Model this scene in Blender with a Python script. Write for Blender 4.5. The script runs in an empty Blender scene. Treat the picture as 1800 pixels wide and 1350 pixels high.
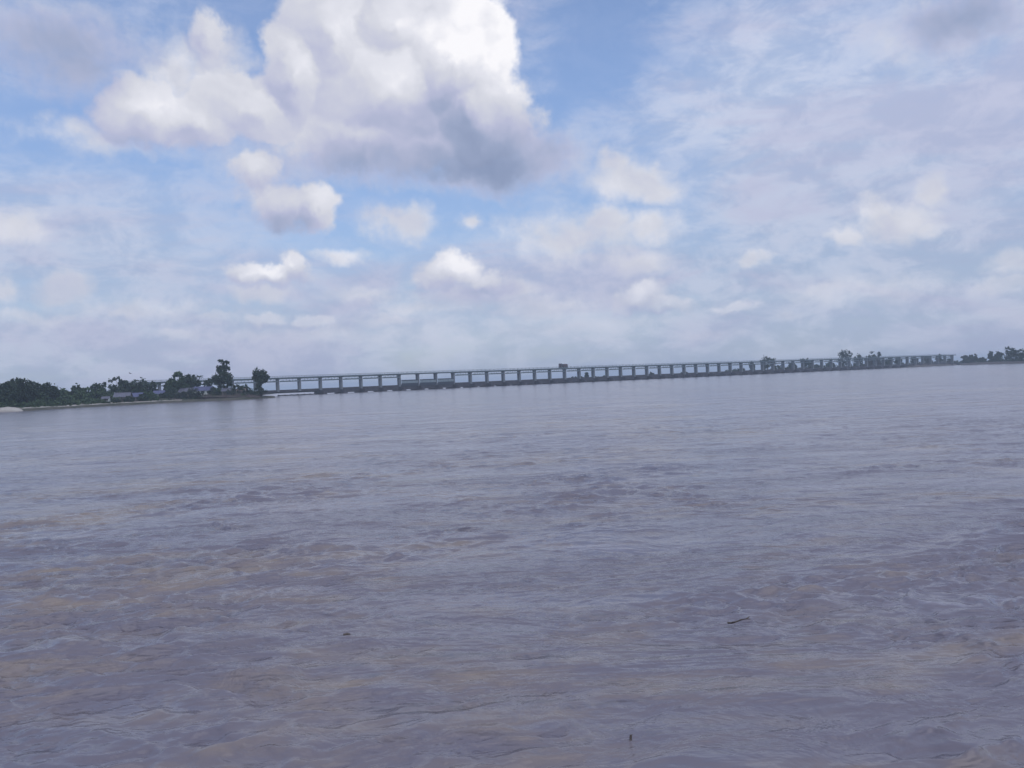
import bpy, bmesh, math, random
import numpy as np
from mathutils import Vector, Matrix

random.seed(7)
rng = np.random.default_rng(11)
scene = bpy.context.scene
COL = scene.collection
R = math.radians

# ------------------------------------------------------------------ camera
F = 1498.0                      # focal length in pixels of an 1800 px wide picture
EYE = 3.9
ROLL = math.atan(0.0418)
PITCH = math.atan(-6.7 / F)
fwd = Vector((0, math.cos(PITCH), math.sin(PITCH)))
up0 = Vector((0, -math.sin(PITCH), math.cos(PITCH)))
rt0 = Vector((1, 0, 0))
rt = rt0 * math.cos(ROLL) - up0 * math.sin(ROLL)
up = rt0 * math.sin(ROLL) + up0 * math.cos(ROLL)
cd = bpy.data.cameras.new('camera')
cam = bpy.data.objects.new('camera', cd)
COL.objects.link(cam)
m = Matrix((rt, up, -fwd)).transposed().to_4x4()
m.translation = Vector((0, 0, EYE))
cam.matrix_world = m
cd.sensor_width = 36
cd.lens = 36 * F / 1800
cd.clip_start = 0.1
cd.clip_end = 40000
scene.camera = cam


def ray(px, py):
    return (fwd + rt * ((px - 900) / F) - up * ((py - 675) / F)).normalized()


def at(px, py, Y):
    """the point at forward distance Y seen at a pixel"""
    d = ray(px, py)
    return Vector((0, 0, EYE)) + d * (Y / d.y)


def ground(px, py, z=0.0):
    d = ray(px, py)
    t = (z - EYE) / d.z
    return Vector((0, 0, EYE)) + d * t


# ------------------------------------------------------------------ helpers
def tag(o, label=None, cat=None, group=None, kind=None):
    if label: o['label'] = label
    if cat: o['category'] = cat
    if group: o['group'] = group
    if kind: o['kind'] = kind
    return o


def empty(name, loc, rz=0.0):
    o = bpy.data.objects.new(name, None)
    COL.objects.link(o)
    o.location = loc
    o.rotation_euler = (0, 0, rz)
    o.empty_display_size = 0.5
    return o


class MB:
    """collects shapes into one mesh"""
    def __init__(s):
        s.bm = bmesh.new()

    def box(s, x0, x1, y0, y1, z0, z1, bev=0.0):
        v = [s.bm.verts.new(p) for p in ((x0, y0, z0), (x1, y0, z0), (x1, y1, z0), (x0, y1, z0),
                                         (x0, y0, z1), (x1, y0, z1), (x1, y1, z1), (x0, y1, z1))]
        fs = [s.bm.faces.new([v[i] for i in q]) for q in ((3, 2, 1, 0), (4, 5, 6, 7), (0, 1, 5, 4),
                                                         (1, 2, 6, 5), (2, 3, 7, 6), (3, 0, 4, 7))]
        if bev > 0:
            es = list({e for f_ in fs for e in f_.edges})
            bmesh.ops.bevel(s.bm, geom=es, offset=bev, segments=1, affect='EDGES')
        return s

    def tube(s, a, b, r0, r1, n=7):
        a, b = Vector(a), Vector(b)
        d = (b - a).normalized()
        q = d.orthogonal().normalized()
        w = d.cross(q)
        rings = []
        for p, r in ((a, r0), (b, r1)):
            rings.append([s.bm.verts.new(p + (q * math.cos(2 * math.pi * i / n) + w * math.sin(2 * math.pi * i / n)) * r)
                          for i in range(n)])
        for i in range(n):
            j = (i + 1) % n
            s.bm.faces.new((rings[0][i], rings[0][j], rings[1][j], rings[1][i]))
        s.bm.faces.new(rings[0][::-1])
        s.bm.faces.new(rings[1])
        return s

    def prism(s, poly, z0, z1, taper=1.0):
        """vertical prism over a plan outline"""
        cx = sum(p[0] for p in poly) / len(poly); cy = sum(p[1] for p in poly) / len(poly)
        lo = [s.bm.verts.new((p[0], p[1], z0)) for p in poly]
        hi = [s.bm.verts.new((cx + (p[0] - cx) * taper, cy + (p[1] - cy) * taper, z1)) for p in poly]
        n = len(poly)
        for i in range(n):
            j = (i + 1) % n
            s.bm.faces.new((lo[i], lo[j], hi[j], hi[i]))
        s.bm.faces.new(hi)
        s.bm.faces.new(lo[::-1])
        return s

    def face(s, pts):
        s.bm.faces.new([s.bm.verts.new(p) for p in pts])
        return s

    def build(s, name, mat, parent=None, smooth=False):
        me = bpy.data.meshes.new(name)
        bmesh.ops.recalc_face_normals(s.bm, faces=s.bm.faces)
        s.bm.to_mesh(me)
        s.bm.free()
        if smooth:
            for p in me.polygons: p.use_smooth = True
        me.materials.append(mat)
        o = bpy.data.objects.new(name, me)
        COL.objects.link(o)
        if parent: o.parent = parent
        return o


def raw_mesh(name, verts, faces, mat, parent=None, smooth=False):
    """fast mesh from numpy arrays of equal-sized faces"""
    verts = np.asarray(verts, dtype=np.float32); faces = np.asarray(faces, dtype=np.int32)
    me = bpy.data.meshes.new(name)
    me.vertices.add(len(verts))
    me.vertices.foreach_set('co', verts.ravel())
    k = faces.shape[1]
    me.loops.add(faces.size)
    me.loops.foreach_set('vertex_index', faces.ravel())
    me.polygons.add(len(faces))
    me.polygons.foreach_set('loop_start', np.arange(0, faces.size, k, dtype=np.int32))
    me.polygons.foreach_set('loop_total', np.full(len(faces), k, dtype=np.int32))
    if smooth:
        me.polygons.foreach_set('use_smooth', np.ones(len(faces), dtype=bool))
    me.update(calc_edges=True)
    me.validate()
    me.materials.append(mat)
    o = bpy.data.objects.new(name, me)
    COL.objects.link(o)
    if parent: o.parent = parent
    return o


# ------------------------------------------------------------------ node helpers
class N:
    """a small wrapper to write node graphs as expressions"""
    def __init__(s, tree):
        s.t = tree

    def new(s, typ, **kw):
        n = s.t.nodes.new(typ)
        for k, v in kw.items(): setattr(n, k, v)
        return n

    def put(s, sock, v):
        if hasattr(v, 'is_output'): s.t.links.new(v, sock)
        elif v is not None: sock.default_value = v

    def math(s, op, a, b=None, c=None, clamp=False):
        n = s.new('ShaderNodeMath', operation=op, use_clamp=clamp)
        for i, v in enumerate((a, b, c)):
            if v is not None: s.put(n.inputs[i], v)
        return n.outputs[0]

    def vec(s, op, a, b=None, c=None, scale=None):
        n = s.new('ShaderNodeVectorMath', operation=op)
        for i, v in enumerate((a, b, c)):
            if v is not None: s.put(n.inputs[i], v)
        if scale is not None: s.put(n.inputs['Scale'], scale)
        return n.outputs['Value'] if op in ('LENGTH', 'DOT_PRODUCT', 'DISTANCE') else n.outputs[0]

    def comb(s, x, y, z):
        n = s.new('ShaderNodeCombineXYZ')
        for i, v in enumerate((x, y, z)): s.put(n.inputs[i], v)
        return n.outputs[0]

    def noise(s, v, scale, detail=3, rough=0.55, lac=2.0, dist=0.0, out='Fac'):
        n = s.new('ShaderNodeTexNoise', noise_dimensions='3D')
        s.put(n.inputs['Vector'], v); s.put(n.inputs['Scale'], scale); s.put(n.inputs['Detail'], detail)
        s.put(n.inputs['Roughness'], rough); s.put(n.inputs['Lacunarity'], lac); s.put(n.inputs['Distortion'], dist)
        return n.outputs[out]

    def rng(s, v, a, b, c=0.0, d=1.0, smooth=True):
        n = s.new('ShaderNodeMapRange', interpolation_type='SMOOTHSTEP' if smooth else 'LINEAR')
        for i, x in enumerate((v, a, b, c, d)): s.put(n.inputs[i], x)
        return n.outputs[0]

    def mix(s, f, a, b):
        n = s.new('ShaderNodeMix', data_type='RGBA')
        s.put(n.inputs[0], f); s.put(n.inputs[6], a); s.put(n.inputs[7], b)
        return n.outputs[2]


def srgb(r, g, b, k=1.0):
    def c(v):
        v /= 255.0
        return (v / 12.92 if v <= 0.04045 else ((v + 0.055) / 1.055) ** 2.4) * k
    return (c(r), c(g), c(b), 1.0)


# ------------------------------------------------------------------ sky
SUN_EL, SUN_AZ = R(60), R(160)      # azimuth clockwise from the view direction (+Y)
world = bpy.data.worlds.new('World')
scene.world = world
world.use_nodes = True
wt = world.node_tree
wt.nodes.clear()
w = N(wt)
STR = 0.15
K = 1.0 / STR
tc = w.new('ShaderNodeTexCoord')
D = tc.outputs['Generated']
sep = w.new('ShaderNodeSeparateXYZ'); wt.links.new(D, sep.inputs[0])
az = w.math('ARCTAN2', sep.outputs[0], sep.outputs[1])
el = w.math('ARCSINE', sep.outputs[2])
UN = F / 100.0                      # one unit = 100 photo pixels
P = w.vec('SCALE', w.comb(az, el, 0.0), scale=UN)
ND = w.vec('SCALE', D, scale=UN)


def sky_p(px, py):
    d = ray(px, py)
    return (math.atan2(d.x, d.y) * UN, math.asin(d.z) * UN)


n1 = w.vec('SUBTRACT', w.noise(ND, 1.1, 4, 0.55, out='Color'), (0.5, 0.5, 0.5))
n2 = w.vec('SUBTRACT', w.noise(ND, 4.5, 3, 0.6, out='Color'), (0.5, 0.5, 0.5))
P1 = w.vec('MULTIPLY_ADD', n1, (0.9, 0.7, 0.0), P)
P2 = w.vec('MULTIPLY_ADD', n2, (0.17, 0.17, 0.0), P1)
fb = w.noise(ND, 2.3, 6, 0.62)
rl_a = w.noise(P1, 0.75, 3, 0.5)
rl_b = w.noise(w.vec('ADD', P1, (0.22, 0.32, 0.0)), 0.75, 3, 0.5)
rl_c = w.noise(w.vec('ADD', P2, (0.05, 0.08, 0.0)), 3.0, 3, 0.55)
relief = w.math('MULTIPLY_ADD', w.math('SUBTRACT', fb, rl_c), 0.20, w.math('SUBTRACT', rl_a, rl_b))


def field(blobs, pt):
    """union of soft ellipses: (px, py, rx, ry, weight)"""
    cur = None
    for (px, py, rx, ry, wt_) in blobs:
        cx, cy = sky_p(px, py)
        sx, sy = 100.0 / rx, 100.0 / ry
        q = w.vec('MULTIPLY_ADD', pt, (sx, sy, 0.0), (-cx * sx, -cy * sy, 0.0))
        v = w.math('MULTIPLY_ADD', w.vec('LENGTH', q), -wt_, wt_)
        cur = v if cur is None else w.math('MAXIMUM', cur, v)
    return cur


def shade(blobs, pt):
    """sum of soft spots: (px, py, rx, ry, amount)"""
    cur = 0.0
    for (px, py, rx, ry, a) in blobs:
        cx, cy = sky_p(px, py)
        sx, sy = 100.0 / rx, 100.0 / ry
        q = w.vec('MULTIPLY_ADD', pt, (sx, sy, 0.0), (-cx * sx, -cy * sy, 0.0))
        v = w.rng(w.vec('LENGTH', q), 0.0, 1.0, a, 0.0)
        cur = w.math('ADD', cur, v)
    return cur


solid = [  # crisp cumulus
    (700, 150, 230, 135, 1.8), (800, 100, 125, 120, 3.0), (835, 190, 110, 110, 2.2), (590, 60, 110, 110, 2.0), (695, 35, 90, 75, 2.0),
    (520, 130, 70, 100, 2.0), (440, 190, 130, 70, 1.5), (245, 190, 84, 66, 1.5), (330, 215, 150, 54, 1.1),
    (375, 70, 34, 60, 0.9), (640, 232, 270, 72, 1.1), (885, 235, 105, 80, 0.9), (760, 250, 200, 66, 1.0),
    (455, 300, 60, 46, 1.0), (495, 358, 86, 60, 1.0), (545, 360, 46, 56, 1.1),
    (440, 476, 46, 26, 0.9), (485, 484, 74, 26, 1.0), (518, 470, 38, 32, 1.0),
    (795, 476, 60, 38, 1.1), (852, 494, 50, 30, 0.9), (770, 490, 56, 26, 0.9),
    (1120, 522, 60, 36, 1.1), (1170, 537, 52, 22, 0.9), (1095, 537, 34, 28, 0.9),
    (1298, 541, 52, 14, 0.8), (548, 568, 32, 16, 0.9), (480, 562, 50, 16, 0.8),
]
soft = [   # faint ones
    (320, 130, 80, 70, 0.9), (390, 130, 60, 80, 1.0), (190, 240, 110, 32, 0.8), (860, 288, 170, 56, 1.3), (650, 272, 290, 52, 1.0),
    (930, 275, 105, 62, 1.0), (705, 390, 72, 34, 1.0), (825, 392, 18, 18, 0.8), (600, 445, 60, 14, 0.7), (460, 517, 50, 17, 1.0),
    (1110, 318, 78, 42, 1.1), (1085, 290, 40, 25, 1.1), (1150, 335, 50, 28, 1.1), (1010, 415, 150, 52, 0.9),
    (1060, 385, 50, 28, 1.1), (1145, 398, 62, 34, 1.1), (1120, 455, 70, 28, 0.8), (815, 520, 95, 28, 0.8), (960, 540, 95, 28, 0.9),
    (1330, 457, 28, 18, 1.1), (1580, 388, 62, 34, 1.2), (1545, 370, 38, 28, 1.0), (1495, 415, 28, 22, 1.1), (1642, 336, 28, 28, 1.1),
    (1400, 560, 28, 16, 1.0), (112, 510, 46, 27, 1.1), (5, 512, 28, 22, 1.0), (315, 594, 42, 12, 1.0), (1775, 462, 45, 22, 1.0),
    (1750, 505, 42, 17, 1.1), (1788, 495, 24, 12, 1.4), (30, 400, 55, 30, 0.8), (1530, 510, 110, 26, 0.6), (600, 590, 220, 22, 0.6), (1000, 575, 180, 20, 0.6),
    (100, 70, 150, 60, 0.8), (140, 115, 80, 40, 0.7), (1690, 35, 130, 50, 0.9), (450, 590, 70, 14, 0.8), (225, 555, 34, 12, 1.0), (680, 560, 60, 14, 0.8), (900, 515, 60, 22, 1.0), (990, 535, 60, 18, 0.9), (640, 520, 70, 14, 0.7), (1240, 590, 70, 12, 0.7), (1790, 555, 60, 16, 0.8), (1620, 400, 40, 16, 0.9), (1450, 512, 60, 16, 0.8), (30, 395, 40, 22, 1.0), (60, 560, 70, 12, 0.7), (380, 560, 50, 10, 0.8), (740, 540, 70, 14, 0.8), (1060, 600, 90, 10, 0.7), (280, 545, 140, 16, 0.5), (760, 600, 160, 14, 0.5),
]
fbc = w.math('SUBTRACT', fb, 0.5)
Fs = w.math('MULTIPLY_ADD', fbc, 0.95, field(solid, P2))
Ff = w.math('MULTIPLY_ADD', fbc, 1.1, field(soft, P2))
a_solid = w.rng(Fs, -0.02, 0.52)
a_soft = w.rng(Ff, -0.30, 0.78, 0.0, 0.95)
alpha = w.math('MAXIMUM', a_solid, a_soft)

spots = [  # where clouds are sunlit (+) or seen from their grey underside (-)
    (790, 60, 170, 130, 0.27), (890, 90, 70, 130, 0.18), (600, 90, 170, 140, 0.10), (245, 185, 90, 70, 0.18), (430, 210, 120, 70, 0.06),
    (780, 225, 190, 95, -0.20), (880, 302, 230, 84, -0.42), (640, 305, 300, 62, -0.22), (940, 230, 100, 80, -0.14),
    (455, 295, 50, 40, 0.16), (550, 335, 30, 40, 0.14), (500, 400, 110, 60, -0.26), (490, 470, 75, 30, 0.20),
    (800, 465, 70, 40, 0.22), (815, 525, 110, 35, -0.2), (1120, 515, 65, 35, 0.16), (110, 90, 220, 110, -0.45), (1690, 40, 180, 85, -0.40), (1790, 600, 260, 60, -0.2)]
S = shade(spots, P1)
# billows: light from the upper right side of each puff
Fl = field(solid, w.vec('ADD', P2, (0.10, 0.17, 0.0)))
lit = w.math('SUBTRACT', field(solid, P2), Fl)
lit = w.math('MULTIPLY', w.math('MAXIMUM', w.math('MINIMUM', lit, 0.5), -0.5), w.rng(Fs, -0.1, 0.3))
lum = w.math('MULTIPLY_ADD', relief, 0.70, w.math('MULTIPLY_ADD', lit, 0.36, w.math('ADD', S, w.rng(Fs, -0.35, 0.25, 0.78, 0.67))))
lum = w.math('MULTIPLY_ADD', w.rng(w.math('MAXIMUM', Fs, Ff), 0.15, 0.9), -0.05, lum)
cr = w.new('ShaderNodeValToRGB')
ce = cr.color_ramp
ce.elements[0].position = 0.0; ce.elements[0].color = srgb(136, 150, 182)
ce.elements[1].position = 1.0; ce.elements[1].color = srgb(252, 251, 255)
for pos, c in ((0.25, (156, 168, 198)), (0.5, (186, 190, 216)), (0.72, (213, 215, 226)), (0.88, (230, 231, 240))):
    e = ce.elements.new(pos); e.color = srgb(*c)
wt.links.new(lum, cr.inputs[0])
cloud_c = w.vec('SCALE', cr.outputs[0], scale=K)

# high thin veil, streaked along the wind
NV = w.vec('MULTIPLY', ND, (0.35, 0.35, 1.5))
vs = w.noise(NV, 0.55, 6, 0.6, dist=0.6)
vs2 = w.noise(w.vec('MULTIPLY', ND, (0.8, 0.8, 1.6)), 1.3, 5, 0.65, dist=0.3)
veil_b = shade([(1500, 260, 620, 330, 0.85), (120, 400, 380, 150, 0.62), (1350, 60, 170, 130, 0.32), (330, 40, 130, 60, 0.25), (1250, 200, 200, 120, 0.2),
                (430, 75, 150, 100, -0.45), (1060, 90, 130, 130, -0.55), (700, 360, 300, 90, -0.35), (120, 190, 170, 80, -0.35), (620, 430, 260, 60, -0.2)], P1)
el_px = w.math('MULTIPLY', el, UN)      # hundreds of pixels above the horizon
low = w.rng(el_px, 3.2, 0.7, 0.0, 0.75)
high = w.rng(el_px, 7.0, 10.0, 0.0, 0.25)
vsum = w.math('ADD', w.math('ADD', veil_b, low), high)
vsum = w.math('MULTIPLY_ADD', w.math('SUBTRACT', vs, 0.5), 2.1, vsum)
vsum = w.math('MULTIPLY_ADD', w.math('SUBTRACT', vs2, 0.5), 1.0, vsum)
a_veil = w.rng(vsum, -0.40, 0.95, 0.14, 0.96)
veil_c = w.mix(w.rng(el_px, 0.2, 6.0), srgb(171, 185, 209, K), srgb(199, 212, 236, K))
veil_c = w.mix(w.rng(vs2, 0.38, 0.62), w.mix(0.35, veil_c, srgb(150, 168, 206, K)), w.mix(0.45, veil_c, srgb(212, 216, 236, K)))
veil_c = w.mix(w.rng(vs, 0.45, 0.62), veil_c, w.mix(0.35, veil_c, srgb(184, 180, 210, K)))

sky = w.new('ShaderNodeTexSky', sky_type='NISHITA')
sky.sun_disc = False
sky.sun_elevation = SUN_EL
sky.sun_rotation = SUN_AZ
sky.air_density = 1.0; sky.dust_density = 0.6; sky.ozone_density = 2.0
tint = w.new('ShaderNodeMix', data_type='RGBA', blend_type='MULTIPLY')
tint.inputs[0].default_value = 1.0
wt.links.new(sky.outputs[0], tint.inputs[6])
w.put(tint.inputs[7], w.mix(w.rng(w.math('MULTIPLY', el, UN), 1.0, 5.5), (0.74, 0.73, 0.82, 1), (0.93, 0.96, 1.08, 1)))
blue = tint.outputs[2]
c1 = w.mix(a_veil, blue, veil_c)
# far clouds sink into the haze band above the horizon
fadec = w.mix(w.rng(el_px, 2.6, 0.3, 0.0, 0.75), cloud_c, veil_c)
c2 = w.mix(alpha, c1, fadec)
bg = w.new('ShaderNodeBackground')
wt.links.new(c2, bg.inputs[0]); bg.inputs[1].default_value = STR
wo = w.new('ShaderNodeOutputWorld')
wt.links.new(bg.outputs[0], wo.inputs[0])
world.cycles.sampling_method = 'MANUAL'
world.cycles.sample_map_resolution = 512

sd = bpy.data.lights.new('sun', 'SUN')
sd.energy = 1.3
sd.angle = R(80)
sd.color = (1.0, 0.97, 0.93)
sun = bpy.data.objects.new('sun', sd)
COL.objects.link(sun)
sv = Vector((math.sin(SUN_AZ) * math.cos(SUN_EL), math.cos(SUN_AZ) * math.cos(SUN_EL), math.sin(SUN_EL)))
sun.rotation_euler = sv.to_track_quat('Z', 'Y').to_euler()
sun.location = sv * 300

scene.view_settings.view_transform = 'Standard'
scene.view_settings.look = 'None'
scene.view_settings.exposure = 0.0
scene.view_settings.gamma = 1.0
scene.view_settings.use_curve_mapping = False


# ------------------------------------------------------------------ materials
def mat(name, base, rough=0.8, var=None, scale=1.0, bump=0.0, metallic=0.0, stretch=(1, 1, 1), detail=4):
    ma = bpy.data.materials.new(name)
    ma.use_nodes = True
    n = N(ma.node_tree)
    b = ma.node_tree.nodes['Principled BSDF']
    b.inputs['Roughness'].default_value = rough
    b.inputs['Metallic'].default_value = metallic
    t = n.new('ShaderNodeTexCoord')
    v = n.vec('MULTIPLY', t.outputs['Object'], stretch)
    f_ = n.noise(v, scale, detail, 0.6)
    if var is None: var = tuple(c * 0.6 for c in base)
    n.put(b.inputs['Base Color'], n.mix(n.rng(f_, 0.3, 0.7), (*var, 1), (*base, 1)))
    if bump:
        bn = n.new('ShaderNodeBump')
        bn.inputs['Strength'].default_value = 0.6; bn.inputs['Distance'].default_value = bump
        n.put(bn.inputs['Height'], f_)
        n.put(b.inputs['Normal'], bn.outputs[0])
    return ma


def leaf_mat(name, a, b_, trans=0.15):
    ma = bpy.data.materials.new(name)
    ma.use_nodes = True
    n = N(ma.node_tree)
    b = ma.node_tree.nodes['Principled BSDF']
    b.inputs['Roughness'].default_value = 0.6
    b.inputs['Specular IOR Level'].default_value = 0.25
    g = n.new('ShaderNodeNewGeometry')
    t = n.new('ShaderNodeTexCoord')
    big = n.noise(t.outputs['Object'], 0.35, 3, 0.6)
    f_ = n.math('MULTIPLY_ADD', g.outputs['Random Per Island'], 0.55, n.math('MULTIPLY', n.rng(big, 0.3, 0.7), 0.45))
    n.put(b.inputs['Base Color'], n.mix(f_, (*a, 1), (*b_, 1)))
    return ma


M = {}
M['leaf_dark'] = leaf_mat('leaf_dark', (0.016, 0.030, 0.016), (0.042, 0.066, 0.030))
M['leaf_green'] = leaf_mat('leaf_green', (0.022, 0.046, 0.018), (0.068, 0.108, 0.040))
M['leaf_grey'] = leaf_mat('leaf_grey', (0.030, 0.042, 0.032), (0.070, 0.086, 0.058))
M['bark'] = mat('bark', (0.09, 0.07, 0.055), 0.9, scale=2.0, bump=0.05, stretch=(1, 1, 0.25))
M['sand'] = mat('sand', (0.46, 0.42, 0.37), 0.95, (0.28, 0.25, 0.215), 0.25, 0.08)
M['earth'] = mat('earth', (0.10, 0.09, 0.07), 0.95, (0.045, 0.05, 0.03), 0.15, 0.08)
M['red_earth'] = mat('red_earth', (0.10, 0.08, 0.078), 0.95, (0.055, 0.05, 0.042), 0.08, 0.08)
M['concrete'] = mat('pier_concrete', (0.19, 0.205, 0.215), 0.85, (0.13, 0.14, 0.15), 0.5, 0.01, stretch=(1, 1, 0.3))
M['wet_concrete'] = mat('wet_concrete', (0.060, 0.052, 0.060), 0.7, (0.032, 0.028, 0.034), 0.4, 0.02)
M['road_concrete'] = mat('road_concrete', (0.085, 0.078, 0.082), 0.85, (0.05, 0.045, 0.05), 0.3, 0.01)
M['steel_green'] = mat('steel_green', (0.085, 0.115, 0.130), 0.55, (0.06, 0.085, 0.10), 0.4)
M['steel_dark'] = mat('steel_dark', (0.105, 0.140, 0.152), 0.55, (0.075, 0.105, 0.118), 0.4)
M['panel_pale'] = mat('gate_panel_paint', (0.56, 0.62, 0.64), 0.6, (0.46, 0.52, 0.54), 0.5)
M['gate_dull'] = mat('gate_dull_paint', (0.27, 0.32, 0.335), 0.6, (0.20, 0.245, 0.26), 0.5)
M['gate_dark'] = mat('gate_wet_steel', (0.036, 0.045, 0.060), 0.5, (0.025, 0.032, 0.045), 0.4)
M['red_paint'] = mat('red_paint', (0.105, 0.066, 0.072), 0.6, (0.07, 0.046, 0.05), 1.0)
M['tin_blue'] = mat('tin_blue', (0.105, 0.11, 0.215), 0.6, (0.06, 0.065, 0.13), 0.8, stretch=(4, 0.3, 1))
M['tin_grey'] = mat('tin_grey', (0.145, 0.142, 0.185), 0.6, (0.08, 0.08, 0.105), 0.8, stretch=(4, 0.3, 1))
M['tin_rust'] = mat('tin_rust', (0.22, 0.17, 0.16), 0.6, (0.13, 0.10, 0.09), 0.8, stretch=(4, 0.3, 1))
M['mud_wall'] = mat('mud_wall', (0.20, 0.17, 0.155), 0.9, (0.12, 0.10, 0.09), 0.6)
M['white_wall'] = mat('white_wall', (0.62, 0.64, 0.60), 0.85, (0.45, 0.47, 0.42), 0.7)
M['door_wood'] = mat('door_wood', (0.07, 0.05, 0.04), 0.8, scale=2.0)
M['drift'] = mat('driftwood', (0.13, 0.10, 0.08), 0.6, (0.07, 0.055, 0.045), 3.0, 0.01)
M['weed'] = leaf_mat('weed', (0.05, 0.052, 0.02), (0.10, 0.095, 0.035))
M['feather'] = mat('feather', (0.045, 0.04, 0.045), 0.8, scale=3.0)
M['brush'] = mat('brushwood', (0.21, 0.16, 0.145), 0.9, (0.08, 0.06, 0.056), 1.5)


# ------------------------------------------------------------------ river: real waves
def vnoise(x, y, seed, octv=3):
    """smooth gradient noise, roughly -1..1"""
    out = np.zeros_like(x); amp = 1.0; tot = 0
    for o_ in range(octv):
        r_ = np.random.default_rng(seed + o_ * 31)
        tab = r_.random(4096) * 2 * np.pi
        gx_, gy_ = np.cos(tab), np.sin(tab)
        xi = np.floor(x).astype(np.int64); yi = np.floor(y).astype(np.int64)
        fx, fy = x - xi, y - yi
        u = fx * fx * fx * (fx * (fx * 6 - 15) + 10); v_ = fy * fy * fy * (fy * (fy * 6 - 15) + 10)

        def g(a, b):
            h = ((xi + a) * 73856093 ^ (yi + b) * 19349663) & 4095
            return gx_[h] * (fx - a) + gy_[h] * (fy - b)
        n_ = (g(0, 0) * (1 - u) + g(1, 0) * u) * (1 - v_) + (g(0, 1) * (1 - u) + g(1, 1) * u) * v_
        out += n_ * amp * 1.5; tot += amp; amp *= 0.5
        x, y = x * 2.03 + 17.1, y * 2.03 - 9.7
    return out / tot * 1.3


def sstep(a, b, v):
    t = np.clip((v - a) / (b - a), 0, 1)
    return t * t * (3 - 2 * t)


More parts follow.
